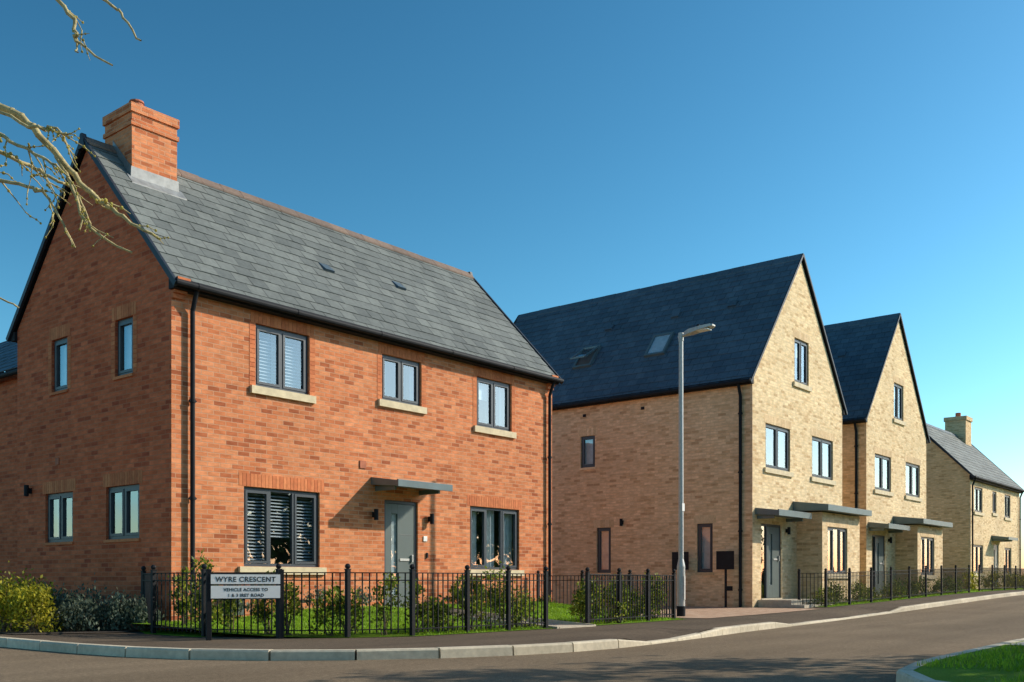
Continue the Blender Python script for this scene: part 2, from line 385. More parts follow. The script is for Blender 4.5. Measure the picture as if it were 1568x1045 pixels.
# ================================================================== HOUSE 1
X0,X1,Y0,Y1=8.48,18.07,13.67,18.77; EV,RG=5.36,8.06; YM=(Y0+Y1)/2
H=empty('brick_house',(X0,Y0,0))
f=FX(X0,Y0); l=FL(X0,Y0); r=FRt(X1,Y0); bk=FB(X0,Y1)
fw=[(1.54,2.65,3.95,4.98),(4.36,5.39,4.12,4.98),(7.02,8.14,3.95,4.98),(1.31,2.88,.99,2.29),(6.81,8.41,.99,2.29),(4.42,5.30,.13,2.27)]
gw=[(1.10,1.64,4.06,4.98),(3.22,3.78,4.06,4.98),(.91,1.93,1.43,2.29),(3.03,4.02,1.43,2.29)]
W=MB()
wall(W,f,0,X1-X0,-.2,[(0,EV),(X1-X0,EV)],fw,'red')
wall(W,l,0,5.1,-.2,[(0,EV),(2.55,RG-.04),(5.1,EV)],gw,'red_shade')
wall(W,r,0,5.1,-.2,[(0,EV),(2.55,RG-.04),(5.1,EV)],[],'red')
wall(W,bk,0,X1-X0,-.2,[(0,EV),(X1-X0,EV)],[],'red')
for (fr,u) in ((f,0),(f,X1-X0-.22)):
    for k in range(4):
        fr.box(W,u,u+.22,0.002,.045*(k+1),EV-.30+.075*k,EV-.30+.075*(k+1)-.003,'sold')
W.build('walls',H)
w=MB()
window(w,f,*fw[0],n=2,jamb=True,inside=[('b',0,1,0),('c',.4,.54,0)])
window(w,f,*fw[1],n=2,jamb=True,inside=[('c',0,.22,.0),('r',0,.5,.86),('c',.86,1,0)])
window(w,f,*fw[2],n=2,jamb=True,inside=[('r',0,.45,.55),('c',.86,1,0)])
window(w,f,*fw[3],n=3,inside=[('b',0,.32,0),('c',.34,.38),('b',.38,.66,.35),('b',.68,1,0)])
window(w,f,*fw[4],n=3,inside=[('c',0,.26),('c',.36,.62),('c',.74,1)])
window(w,l,*gw[0],n=1,sill=False,jamb=True,inside=[('r',0,1,0)])
window(w,l,*gw[1],n=1,sill=False,jamb=True,inside=[('r',0,1,0)])
window(w,l,*gw[2],n=2,sill=False,inside=[('c',.0,.25)])
window(w,l,*gw[3],n=2,sill=False,inside=[('c',.0,.3),('c',.6,1)])
for g_ in gw: l.box(w,g_[0]-.03,g_[1]+.03,-.04,.03,g_[2]-.05,g_[2]-.004,'sold')
w.build('windows',H)
d=MB(); door(d,f,4.42,5.30,.13,2.27); d.box(X0+4.3,X0+5.45,Y0-.35,Y0-.003,-.05,.10,'slab')
canopy(d,f,4.08,5.47,.70,2.66); d.build('door_and_canopy',H,bevel=.004)
d=MB(); walllamp(d,f,4.13,1.97); walllamp(d,f,5.60,1.96); walllamp(d,l,4.55,2.38)
f.box(d,3.8,3.95,.002,.02,2.80,2.94,'pot'); l.box(d,3.5,3.62,.002,.02,2.78,2.90,'pot')
f.box(d,5.44,5.54,.003,.02,1.52,1.62,'white'); f.box(d,5.52,5.56,.003,.03,1.2,1.3,'black')
f.box(d,.92,1.20,.003,.16,.2,.58,'canopy')
for u in (2.4,6.0): 
    for k in range(5): f.box(d,u+k*.045,u+k*.045+.03,.002,.01,.38,.43,'black')
d.build('wall_fittings',H,bevel=.003)
ro=MB(); pm=(RG-EV)/2.55; ov=.22; sd=V((0,1,pm)); SLn=(2.55+ov)*math.sqrt(1+pm*pm); vo=.05
slope(ro,(X0-vo,Y0-ov,EV-ov*pm+.10),(1,0,0),sd,X1-X0+2*vo,SLn,'slate')
slope(ro,(X0-vo,Y1+ov,EV-ov*pm+.10),(1,0,0),V((0,-1,pm)),X1-X0+2*vo,SLn,'slate')
ridge(ro,(X0-vo-.02,YM,RG+.12),(X1+vo+.02,YM,RG+.12),'ridge')
for xx in (X0-vo-.02,X1+vo+.02):
    verge(ro,(xx,Y0-ov-.02,EV-ov*pm+.085),(xx,YM,RG+.10)); verge(ro,(xx,Y1+ov+.02,EV-ov*pm+.085),(xx,YM,RG+.10))
    ro.hexa([(xx-.04,YM-.12,RG-.06),(xx+.04,YM-.12,RG-.06),(xx+.04,YM+.12,RG-.06),(xx-.04,YM+.12,RG-.06),(xx-.04,YM-.03,RG+.19),(xx+.04,YM-.03,RG+.19),(xx+.04,YM+.03,RG+.19),(xx-.04,YM+.03,RG+.19)],'verge')
for yy,o in ((Y0,-1),(Y1,1)):
    ro.box(X0-vo,X1+vo,min(yy+o*.004,yy+o*.16),max(yy+o*.004,yy+o*.16),EV-.18,EV-.02,'black')
    gutter(ro,(X0-vo-.02,yy+o*.18,EV-.11),(X1+vo+.02,yy+o*.18,EV-.11),(0,o,0))
for xx,yy in ((12.35,14.75),(14.4,14.9)):
    Sd_=V((0,1,pm)).normalized(); Nn_=V((0,-pm,1)).normalized(); O_=V((xx,yy,EV+(yy-Y0)*pm+.10))
    P_=lambda u,s,n:O_+V((u,0,0))+Sd_*s+Nn_*n
    ro.hexa([P_(0,0,0),P_(.26,0,0),P_(.26,.25,0),P_(0,.25,0),P_(.02,0,.065),P_(.24,0,.065),P_(.24,.25,.025),P_(.02,.25,.025)],'slate2')
ro.build('roof',H)
ch=MB(); cx0,cx1,cy0,cy1=8.95,9.80,15.62,16.50; zt=8.80
ch.box(cx0,cx1,cy0,cy1,7.0,zt-.30,'red')
ch.box(cx0-.025,cx1+.025,cy0-.025,cy1+.025,zt-.375,zt-.30,'red'); ch.box(cx0,cx1,cy0,cy1,zt-.30,zt-.15,'red')
ch.box(cx0-.03,cx1+.03,cy0-.03,cy1+.03,zt-.15,zt,'red'); ch.box(cx0+.05,cx1-.05,cy0+.05,cy1-.05,zt,zt+.03,'lead')
ch.cyl((9.2,15.9,zt),(9.2,15.9,zt+.15),.13,'pot',.11,14); ch.cyl((9.2,15.9,zt+.15),(9.2,15.9,zt+.18),.13,'pot',.12,14)
zc=lambda y: EV+(y-Y0)*pm+.14
ch.hexa([(cx0-.04,cy0-.02,zc(cy0)-.3),(cx1+.04,cy0-.02,zc(cy0)-.3),(cx1+.04,cy0+.02,zc(cy0)-.3),(cx0-.04,cy0+.02,zc(cy0)-.3),(cx0-.02,cy0-.015,zc(cy0)+.16),(cx1+.02,cy0-.015,zc(cy0)+.16),(cx1+.02,cy0+.02,zc(cy0)+.16),(cx0-.02,cy0+.02,zc(cy0)+.16)],'lead')
ch.hexa([(cx0-.08,cy0-.15,zc(cy0-.15)-.02),(cx1+.10,cy0-.15,zc(cy0-.15)-.02),(cx1+.10,cy0+.02,zc(cy0+.02)-.02),(cx0-.08,cy0+.02,zc(cy0+.02)-.02),(cx0-.08,cy0-.15,zc(cy0-.15)),(cx1+.10,cy0-.15,zc(cy0-.15)),(cx1+.10,cy0+.02,zc(cy0+.02)),(cx0-.08,cy0+.02,zc(cy0+.02))],'lead')
for xa,xb in ((cx0-.012,cx0-.004),(cx1+.004,cx1+.012)):
    ch.hexa([(xa,cy0,zc(cy0)-.1),(xb,cy0,zc(cy0)-.1),(xb,YM,zc(YM)-.1),(xa,YM,zc(YM)-.1),(xa,cy0,zc(cy0)+.15),(xb,cy0,zc(cy0)+.15),(xb,YM,zc(YM)+.12),(xa,YM,zc(YM)+.12)],'lead')
ch.build('chimney',H)
dp=MB(); downpipe(dp,8.80,Y0,0,EV-.1,(0,-1,0)); downpipe(dp,17.89,Y0,0,EV-.1,(0,-1,0)); dp.build('downpipes',H)
g=MB(); wx=9.25; wl=FL(wx,18.77); WW=((5.0,5.9,1.4,2.3),(5.0,5.9,3.9,4.8))
wall(g,wl,0,8,-.2,[(0,5.0),(8,5.0)],list(WW),'red_shade')
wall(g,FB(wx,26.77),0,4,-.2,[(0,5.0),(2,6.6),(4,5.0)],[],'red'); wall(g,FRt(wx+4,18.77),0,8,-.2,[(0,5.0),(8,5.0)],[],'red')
for a in WW: window(g,wl,*a,n=1,sill=False)
for a in ((.28,.36,1.3,2.4),(.28,.36,3.7,4.7)): wl.box(g,a[0],a[1],.003,.03,a[2],a[3],'black')
slope(g,(wx-.2,18.6,4.95),(0,1,0),V((1,0,.8)),8.3,2.2*1.28,'slate2'); slope(g,(wx+4.2,18.6,4.95),(0,1,0),V((-1,0,.8)),8.3,2.2*1.28,'slate2')
gutter(g,(wx-.15,18.8,4.88),(wx-.15,26.8,4.88),(-1,0,0))
g.build('rear_wing',H)

# ================================================================== TOWN HOUSES (gable to street)
def townhouse(X0):
    Y0,Y1=11.41,21.4; Wd=6.0; EV,RG=5.93,9.66; pm=(RG-EV)/3.0
    H=empty('gabled_townhouse',(X0,Y0,hgt(X0)))
    f=FX(X0,Y0); l=FL(X0,Y0); bx=2.72
    fw=[(.76,2.28,3.70,4.86),(3.75,5.28,3.70,4.86),(2.56,3.52,6.20,7.42)]
    dr=(.50,1.74,.30,2.24)
    lw=[(4.84,5.34,4.0,4.9),(4.30,4.78,.98,2.26),(1.12,1.58,.98,2.26)]
    W=MB()
    wall(W,f,0,Wd,-.2,[(0,EV),(3,RG-.03),(6,EV)],fw+[dr],'tan')
    wall(W,l,0,Y1-Y0,-.2,[(0,EV),(Y1-Y0,EV)],lw,'tan_shade')
    wall(W,FRt(X0+Wd,Y0),0,Y1-Y0,-.2,[(0,EV),(Y1-Y0,EV)],[],'tan_shade')
    wall(W,FB(X0,Y1),0,Wd,-.2,[(0,EV),(3,RG-.03),(6,EV)],[],'tan_shade')
    bf=FX(X0+bx,Y0-.72); bw=(.36,1.80,.95,2.24); BW=2.75
    wall(W,bf,0,BW,-.2,[(0,2.62),(BW,2.62)],[bw],'tan')
    wall(W,FL(X0+bx,Y0-.72),0,.72,-.2,[(0,2.62),(.72,2.62)],[],'tan_shade'); wall(W,FRt(X0+bx+BW,Y0-.72),0,.72,-.2,[(0,2.62),(.72,2.62)],[],'tan_shade')
    W.build('walls',H)
    w=MB()
    window(w,f,*fw[0],n=2,head='soldt',inside=[('c',0,.16),('c',.86,1)]); window(w,f,*fw[1],n=2,head='soldt',inside=[('c',0,.2),('c',.84,1)])
    window(w,f,*fw[2],n=2,head='soldt',inside=[('r',0,1,.6)]); window(w,bf,*bw,n=3,head='soldt',inside=[('c',0,.3),('c',.7,1)])
    window(w,l,*lw[0],n=1,sill=False,head='soldt',inside=[('r',0,1,0)]); window(w,l,*lw[1],n=1,sill=False,head='soldt',inside=[('r',0,1,0)]); window(w,l,*lw[2],n=1,sill=False,head='soldt',inside=[('r',0,1,0)])
    for q in lw: l.box(w,q[0]-.04,q[1]+.04,-.04,.03,q[2]-.07,q[2]-.004,'soldt')
    w.build('windows',H)
    d=MB(); door(d,f,*dr,side=True); canopy(d,f,.15,2.15,.62,2.62,.08,.13)
    d.hexa([(X0+bx-.28,Y0-1.0,2.64),(X0+bx+BW+.22,Y0-1.0,2.64),(X0+bx+BW+.22,Y0-.002,2.66),(X0+bx-.28,Y0-.002,2.66),(X0+bx-.28,Y0-1.0,2.80),(X0+bx+BW+.22,Y0-1.0,2.80),(X0+bx+BW+.22,Y0-.002,2.92),(X0+bx-.28,Y0-.002,2.92)],'canopy')
    g0=hgt(X0)
    d.box(X0+.3,X0+2.3,Y0-.9,Y0-.003,g0-.1,.27,'slab'); d.box(X0+.3,X0+2.3,Y0-1.25,Y0-.903,g0-.1,.15,'slab')
    d.build('door_bay_roof_canopy',H,bevel=.004)
    ro=MB(); ov=.2; SLn=(3+ov)*math.sqrt(1+pm*pm); D=Y1-Y0
    slope(ro,(X0-ov,Y0-.05,EV-ov*pm+.10),(0,1,0),V((1,0,pm)),D+.10,SLn,'slate2',.25,.30)
    slope(ro,(X0+6+ov,Y0-.05,EV-ov*pm+.10),(0,1,0),V((-1,0,pm)),D+.10,SLn,'slate2',.25,.30)
    ridge(ro,(X0+3,Y0-.07,RG+.11),(X0+3,Y1+.07,RG+.11),'slate2',V((1,0,0)),.17,.14)
    for yy in (Y0-.065,Y1+.065):
        for s,xx in ((1,X0),(-1,X0+6)):
            verge(ro,(xx-s*(ov+.02),yy,EV-ov*pm+.09),(X0+3,yy,RG+.12),.03,.06)
    for s,xx in ((-1,X0),(1,X0+6)):
        ro.box(min(xx+s*.004,xx+s*.14),max(xx+s*.004,xx+s*.14),Y0-.04,Y1+.04,EV-.18,EV-.02,'black')
        gutter(ro,(xx+s*.17,Y0-.06,EV-.12),(xx+s*.17,Y1+.06,EV-.12),(s,0,0))
    Sd=V((1,0,pm)).normalized(); Nn=V((-pm,0,1)).normalized(); Ud=V((0,1,0))
    for yc,op in ((14.79,0),(17.29,1)):
        O=V((X0+1.12,yc,EV+1.12*pm+.10))
        P=lambda u,s,n:O+Ud*u+Sd*s+Nn*n
        def bx_(u0,u1,s0,s1,n0,n1,m): ro.hexa([P(u0,s0,n0),P(u1,s0,n0),P(u1,s1,n0),P(u0,s1,n0),P(u0,s0,n1),P(u1,s0,n1),P(u1,s1,n1),P(u0,s1,n1)],m)
        a,b,c,e=-.33,.33,-.45,.45
        bx_(a,a+.07,c,e,.0,.09,'canopy'); bx_(b-.07,b,c,e,.0,.09,'canopy'); bx_(a+.07,b-.07,c,c+.07,0,.09,'canopy'); bx_(a+.07,b-.07,e-.07,e,0,.09,'canopy')
        tl=.28*op
        ro.face([P(a+.07,c+.07,.05),P(b-.07,c+.07,.05),P(b-.07,e-.07,.05),P(a+.07,e-.07,.05)],'curtain' if not op else 'room')
        G=[P(a+.07,c+.07,.08+tl),P(b-.07,c+.07,.08+tl),P(b-.07,e-.07,.08),P(a+.07,e-.07,.08)]
        ro.face(G,'glass')
        if op:
            for i in range(4): ro.bar(G[i],G[(i+1)%4],.05,.05,'canopy')
    for yy,xx in ((16.9,X0+1.9),(14.6,X0+1.9),(12.8,X0+1.9)):
        ro.bar((xx,yy,EV+1.9*pm+.16),(xx,yy+.25,EV+1.9*pm+.16),.22,.07,'slate2',V((-pm,0,1)))
    ro.build('roof',H)
    dp=MB(); downpipe(dp,X0,Y0+.3,.0,EV-.1,(-1,0,0),.04); walllamp(dp,l,3.9,2.38)
    for q in (5.15,3.2): l.box(dp,q,q+.1,.002,.02,5.45,5.53,'black')
    l.box(dp,.55,.75,.002,.015,.5,.62,'black')
    walllamp(dp,f,2.0,2.1)
    dp.build('downpipes_and_lamps',H)
townhouse(23.5); townhouse(31.5)

# ================================================================== HOUSE 4
def house4():
    X0,X1,Y0,Y1=46.1,54.9,12.2,17.4; EV,RG=5.36,8.0; YM=(Y0+Y1)/2; pm=(RG-EV)/2.6; g0=.4
    H=empty('buff_brick_house',(X0,Y0,g0)); f=FX(X0,Y0); l=FL(X0,Y0); W=MB()
    fw=[(.7,2.0,3.8,4.9),(3.7,4.4,3.9,4.9),(5.9,7.0,3.8,4.9),(.6,2.1,1.1,2.35),(5.9,7.2,1.1,2.35),(3.9,4.8,.42,2.45)]
    wall(W,f,0,X1-X0,0,[(0,EV),(X1-X0,EV)],fw,'tan'); lin=[(0,EV),(2.6,RG-.04),(5.2,EV)]; lw=[(3.2,3.8,3.9,4.9),(2.4,3.4,1.4,2.35)]
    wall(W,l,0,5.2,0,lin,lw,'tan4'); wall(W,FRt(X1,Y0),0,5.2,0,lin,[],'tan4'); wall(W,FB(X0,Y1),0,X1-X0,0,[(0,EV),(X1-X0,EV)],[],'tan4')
    W.build('walls',H); w=MB()
    for q in fw[:5]: window(w,f,*q,n=2,head='soldt',inside=[('c',0,.3)])
    for q in lw: window(w,l,*q,n=1,head='soldt',sill=False)
    w.build('windows',H); d=MB(); door(d,f,*fw[5]); canopy(d,f,3.5,5.2,.7,2.85); d.build('door_and_canopy',H)
    ro=MB(); ov=.22; SLn=(2.6+ov)*math.sqrt(1+pm*pm)
    slope(ro,(X0-.1,Y0-ov,EV-ov*pm+.1),(1,0,0),V((0,1,pm)),X1-X0+.2,SLn,'slate'); slope(ro,(X0-.1,Y1+ov,EV-ov*pm+.1),(1,0,0),V((0,-1,pm)),X1-X0+.2,SLn,'slate')
    ridge(ro,(X0-.1,YM,RG+.12),(X1+.1,YM,RG+.12),'slate2')
    for xx in (X0-.12,X1+.12):
        verge(ro,(xx,Y0-ov,EV-ov*pm+.08),(xx,YM,RG+.1)); verge(ro,(xx,Y1+ov,EV-ov*pm+.08),(xx,YM,RG+.1))
    ro.box(X0-.1,X1+.1,Y0-.16,Y0-.004,EV-.22,EV-.02,'black'); gutter(ro,(X0-.12,Y0-.18,EV-.12),(X1+.12,Y0-.18,EV-.12),(0,-1,0))
    ro.build('roof',H)
    c=MB(); c.box(53.3,54.3,14.3,15.3,7,8.85,'tan4'); c.box(53.25,54.35,14.25,15.35,8.85,9.05,'tan4'); c.cyl((53.8,14.8,9.05),(53.8,14.8,9.3),.13,'pot')
    c.build('chimney',H); dp=MB(); downpipe(dp,X0+.15,Y0,.3,EV-.1,(0,-1,0)); downpipe(dp,X1-.15,Y0,.3,EV-.1,(0,-1,0)); dp.build('downpipes',H)
house4()

# ================================================================== GROUND
def frange(a,b,s):
    o=[];x=a
    while x<b-1e-6: o.append(x); x+=s
    o.append(b); return o
def sheet(name,x0,x1,y0,y1,dz,mat,step=2.0):
    mb=MB(); xs=frange(x0,x1,step)
    for a,b in zip(xs,xs[1:]): mb.face([(a,y0,hgt(a)+dz),(b,y0,hgt(b)+dz),(b,y1,hgt(b)+dz),(a,y1,hgt(a)+dz)],mat)
    return mb.build(name)
g=MB(); xs=[-1500,-100,0]+frange(14,46,2)+[100,400,1500]
for a,b in zip(xs,xs[1:]): g.face([(a,-1500,hgt(a)-.16),(b,-1500,hgt(b)-.16),(b,1500,hgt(b)-.16),(a,1500,hgt(a)-.16)],'field')
g.build('ground')
g=MB(); xs=[-40,0]+frange(6,48,1.5)+[80,140]
for a,b in zip(xs,xs[1:]): g.face([(a,1.0 if a<8 else 2.2,hgt(a)-.11),(b,1.0 if a<8 else 2.2,hgt(b)-.11),(b,12,hgt(b)-.11),(a,12,hgt(a)-.11)],'road')
g.face([(.3,12,-.11),(6,12,-.11),(6,90,-.11),(.3,90,-.11)],'road'); g.face([(-40,-30,-.11),(9.0,-30,-.11),(9.0,1.0,-.11),(-40,1.0,-.11)],'road')
g.build('road')
def catmull(P,n=10):
    P=[V(p) for p in P]; P=[2*P[0]-P[1]]+P+[2*P[-1]-P[-2]]; out=[]
    for i in range(1,len(P)-2):
        a,b,c,d=P[i-1:i+3]
        for k in range(n):
            t=k/n; out.append(.5*((2*b)+(c-a)*t+(2*a-5*b+4*c-d)*t*t+(3*b-a-3*c+d)*t**3))
    out.append(P[-2]); return out
kp=catmull([(5.95,11.6),(6.05,10.6),(6.3,9.7),(6.8,8.85),(7.5,8.15),(8.4,7.6),(9.5,7.25),(10.9,7.15),(13.5,7.45),(17.5,7.95),(25,8.3),(41,8.7),(60,9.2),(120,10.6)],12)
def yk(x):
    for a,b in zip(kp,kp[1:]):
        if a.x<=x<=b.x: return a.y+(b.y-a.y)*(x-a.x)/max(1e-6,b.x-a.x)
    return kp[0].y if x<kp[0].x else kp[-1].y
def dropf(x):
    return .075*(sst(11.0,11.7,x)*(1-sst(13.2,13.9,x))+sst(17.3,18.0,x)*(1-sst(24.3,25.0,x)))
g=MB(); xs=[5.95,6.0,6.05,6.12,6.2,6.3]+frange(6.5,30,.35)+frange(31,60,1.5)+[80,120]
for a,b in zip(xs,xs[1:]):
    rows=[(lambda x:yk(x),lambda x:hgt(x)-dropf(x)),(lambda x:yk(x)+.9,lambda x:hgt(x)),(lambda x:max(yk(x)+1.0,14.),lambda x:hgt(x)),(lambda x:70.,lambda x:hgt(x))]
    for (ya,za),(yb,zb) in zip(rows,rows[1:]):
        g.face([(a,ya(a),za(a)),(b,ya(b),za(b)),(b,yb(b),zb(b)),(a,yb(a),zb(a))],'foot')
g.build('pavement')
def kerbrun(name,pts,drop=True,top=.004):
    k=MB(); L=0; cum=[0]
    for a,b in zip(pts,pts[1:]): L+=(b-a).length; cum.append(L)
    def at(s):
        for i in range(len(pts)-1):
            if cum[i]<=s<=cum[i+1]:
                t=(s-cum[i])/max(1e-9,cum[i+1]-cum[i]); return pts[i].lerp(pts[i+1],t)
        return pts[-1]
    s=0
    while s<L-.3:
        a=at(s+.004); b=at(min(s+.91,L)-.004); s+=.914
        d=(b-a).normalized(); n=V((-d.y,d.x,0))*.0625
        ta=top-(dropf(a.x) if drop else 0)+U_(-.003,.003); tb=ta+(-(dropf(b.x)-dropf(a.x)) if drop else 0)
        prof=[(-1.15,None),(-1.05,-.02),(-.8,0),(1,0),(1,None)]
        i0=len(k.v)
        for p,t_ in ((a,ta),(b,tb)):
            for sg,z in prof:
                zz=-.13 if z is None else t_+z
                k.v.append(tuple(V((p.x,p.y,0))+n*sg+V((0,0,hgt(p.x)+zz))))
        for q in range(4): k.f.append((i0+q,i0+5+q,i0+6+q,i0+1+q)); k.m.append('kerb')
        k.f.append(tuple(i0+q for q in range(5))); k.f.append(tuple(i0+5+q for q in range(5))[::-1]); k.m+=['kerb','kerb']
    return k.build(name)
pts=[V((5.95,70)),V((5.95,30)),V((5.95,14))]+[V((p.x,p.y)) for p in kp]
kerbrun('kerb',pts)
op=catmull([(6.6,-12),(6.8,-2),(7.25,1.3),(8.05,2.55),(9.6,2.95),(12.0,3.04),(30,3.5),(120,6.0)],10)
op=[V((p.x,p.y)) for p in op][::-1]
kerbrun('kerb',op,False)
g=MB()
for a,b in zip(op,op[1:]):
    if a.x>9.5: g.face([(a.x,a.y,hgt(a.x)),(b.x,b.y,hgt(b.x)),(b.x,-40,hgt(b.x)),(a.x,-40,hgt(a.x))],'lawn'); last=b
    else: g.face([(a.x,a.y,0),(b.x,b.y,0),(last.x,b.y,0),(last.x,a.y,0)],'lawn')
g.build('grass_verge')
sheet('footpath',12.6,14.8,-30,2.94,.012,'slab',1)
fence1=[(8.30,14.15),(7.75,12.95),(7.78,11.75),(8.22,10.72),(8.85,10.08),(9.65,9.68),(10.7,9.62),(11.6,9.6),(12.5,9.58)]
# lawn: front edge follows the railing, rising to the wall
def lawn_grid(mb,x0,x1,yf,y1):
    xs=frange(x0,x1,.3)
    for a,b in zip(xs,xs[1:]):
        for k in range(14):
            P_=[]
            for x,t in ((a,k),(b,k),(b,k+1),(a,k+1)):
                y=yf(x)+(y1-yf(x))*t/14; P_.append((x,y,lawnz(x,y)))
            mb.face(P_,'lawn')
def yfence(x):
    if x<7.8: return 11.7
    P_=[(7.75,11.7),(8.2,10.62),(8.83,9.98),(9.63,9.58),(10.7,9.52),(12.7,9.48)]
    for (a,ya),(b,yb) in zip(P_,P_[1:]):
        if a<=x<=b: return ya+(yb-ya)*(x-a)/(b-a)
    return 9.48
g=MB(); g.face([(7.62,11.68,.006),(8.4,11.68,.006),(8.48,13.67,.006),(8.2,14.15,.006),(7.62,12.95,.006)],'lawn')
lawn_grid(g,7.8,12.68,yfence,13.67); lawn_grid(g,13.68,17.25,lambda x:9.55+.055*(x-13.7),13.67); g.build('lawn')
g=MB()
for i in range(7):
    y=9.45+i*.6; za=.02+.10*sst(10,13,y); zb=.02+.10*sst(10,13,y+.6)
    g.hexa([(12.7,y+.006,-.05),(13.66,y+.006,-.05),(13.66,y+.594,-.05),(12.7,y+.594,-.05),(12.7,y+.006,za),(13.66,y+.006,za),(13.66,y+.594,zb),(12.7,y+.594,zb)],'slab')
for xx in (12.64,13.66): g.hexa([(xx,9.46,-.05),(xx+.05,9.46,-.05),(xx+.05,13.66,-.05),(xx,13.66,-.05),(xx,9.46,.03),(xx+.05,9.46,.03),(xx+.05,13.66,.30),(xx,13.66,.30)],'kerb')
g.build('garden_path')
g=MB(); g.face([(6.35,14.1,.012),(7.6,13.5,.012),(8.48,14.2,.012),(8.48,18.77,.012),(9.25,18.77,.012),(9.25,27,.012),(6.35,27,.012)],'soil'); g.build('flower_bed')
sheet('driveway',17.75,23.45,9.6,34,.008,'paver',.7)
sheet('front_garden',24.4,60,9.8,12.5,.01,'lawn',1.5)
def blades(name,regions,n,hh,zf=None):
    mb=MB()
    for _ in range(n):
        x0,x1,y0,y1=random.choices(regions,[(q[1]-q[0])*(q[3]-q[2]) for q in regions])[0]
        x=U_(x0,x1);y=U_(y0,y1);a=U_(0,6.28);w=.007;h=U_(.4,1)*hh;z=(zf(x,y) if zf else hgt(x)+.005)-.004; lx,ly=U_(-.03,.03),U_(-.03,.03)
        mb.face([(x-w*math.cos(a),y-w*math.sin(a),z),(x+w*math.cos(a),y+w*math.sin(a),z),(x+lx,y+ly,z+h)],'blade')
    return mb.build(name)
blades('grass',[(8.9,12.6,10.4,13.6),(9.8,12.5,9.55,10.4),(8.0,8.9,11.2,13.6),(13.75,17.2,9.8,13.6)],36000,.05,lawnz)
blades('verge_grass',[(9,12.5,-1,2.85),(7.5,9,-.5,1.9),(15,19,-1,3.0),(24.6,40,9.9,10.6)],18000,.07)

# ================================================================== FENCES
def fence(nodes,first=True,top=.86,sp=.10):
    e=empty('railing_fence',(nodes[0][0],nodes[0][1],hgt(nodes[0][0]))); mb=MB()
    for i,(x,y) in enumerate(nodes):
        z=hgt(x); t=.028
        mb.box(x-t,x+t,y-t,y+t,z-.05,z+.90,'iron'); mb.box(x-t-.006,x+t+.006,y-t-.006,y+t+.006,z+.90,z+.912,'iron'); mb.ball((x,y,z+.945),.038,'iron')
    mb.build('posts',e); mb=MB()
    for (xa,ya),(xb,yb) in zip(nodes,nodes[1:]):
        a=V((xa,ya,hgt(xa)));b=V((xb,yb,hgt(xb))); L=(b-a).length
        for z in (top,top-.10,.10): mb.bar(a+V((0,0,z)),b+V((0,0,z)),.03,.014,'iron')
        n=max(1,round(L/sp))
        for k in range(1,n):
            p=a.lerp(b,k/n); mb.box(p.x-.007,p.x+.007,p.y-.007,p.y+.007,p.z+.05,p.z+top,'iron')
    mb.build('rails_and_bars',e)
fence(fence1)
fence([(13.75,9.66),(14.85,9.75),(15.95,9.84),(17.05,9.93),(17.3,11.1),(17.32,12.3),(17.34,13.5)])
fence([(24.5,10.6),(24.5,9.9)]+[(24.5+1.6*k,9.9) for k in range(1,9)])
fence([(39.0+1.8*k,10.0) for k in range(0,10)])

# ================================================================== STREET NAME SIGN
def namesign():
    A=V((7.35,11.0,0));B=V((8.16,10.59,0)); e=empty('street_name_sign',A); mb=MB(); u=(B-A).normalized(); n=V((u.y,-u.x,0))
    if n.dot(-A)<0: n=-n
    for p in (A,B): mb.bar(p+V((0,0,-.05)),p+V((0,0,.90)),.065,.065,'iron',V((u.x,u.y,0)))
    mb.bar(A+n*.02+V((0,0,.775)),B+n*.02+V((0,0,.775)),.03,.15,'iron'); mb.bar(A+n*.02+V((0,0,.605)),B+n*.02+V((0,0,.605)),.03,.18,'iron')
    mb.build('posts_and_frame',e,bevel=.004); mb=MB()
    L=(B-A).length; a0=.02
    def plate(z0,z1):
        a=A+n*.044+u*a0; l_=L-2*a0; mb.hexa([a+V((0,0,z0)),a+u*l_+V((0,0,z0)),a+u*l_-n*.006+V((0,0,z0)),a-n*.006+V((0,0,z0)),a+V((0,0,z1)),a+u*l_+V((0,0,z1)),a+u*l_-n*.006+V((0,0,z1)),a-n*.006+V((0,0,z1))],'white')
    plate(.712,.835); plate(.53,.69); mb.build('plates',e)
    rot=Matrix(((u.x,0,n.x),(u.y,0,n.y),(0,1,0))).to_4x4()
    for i,(s,z,sz) in enumerate((('WYRE CRESCENT',.742,.090),('VEHICLE ACCESS TO',.622,.056),('1 & 3 IRET ROAD',.550,.056))):
        c=bpy.data.curves.new('lettering','FONT'); c.body=s; c.size=sz; c.align_x='CENTER'; c.extrude=.0008; c.offset=.001; c.space_character=1.08
        o=bpy.data.objects.new('lettering_%d'%(i+1),c); scene.collection.objects.link(o); c.materials.append(M['text'])
        p=A+u*(L/2)+n*.0455+V((0,0,z)); o.parent=e; o.matrix_parent_inverse=Matrix.Translation(-e.location); o.matrix_basis=Matrix.Translation(p)@rot
namesign()

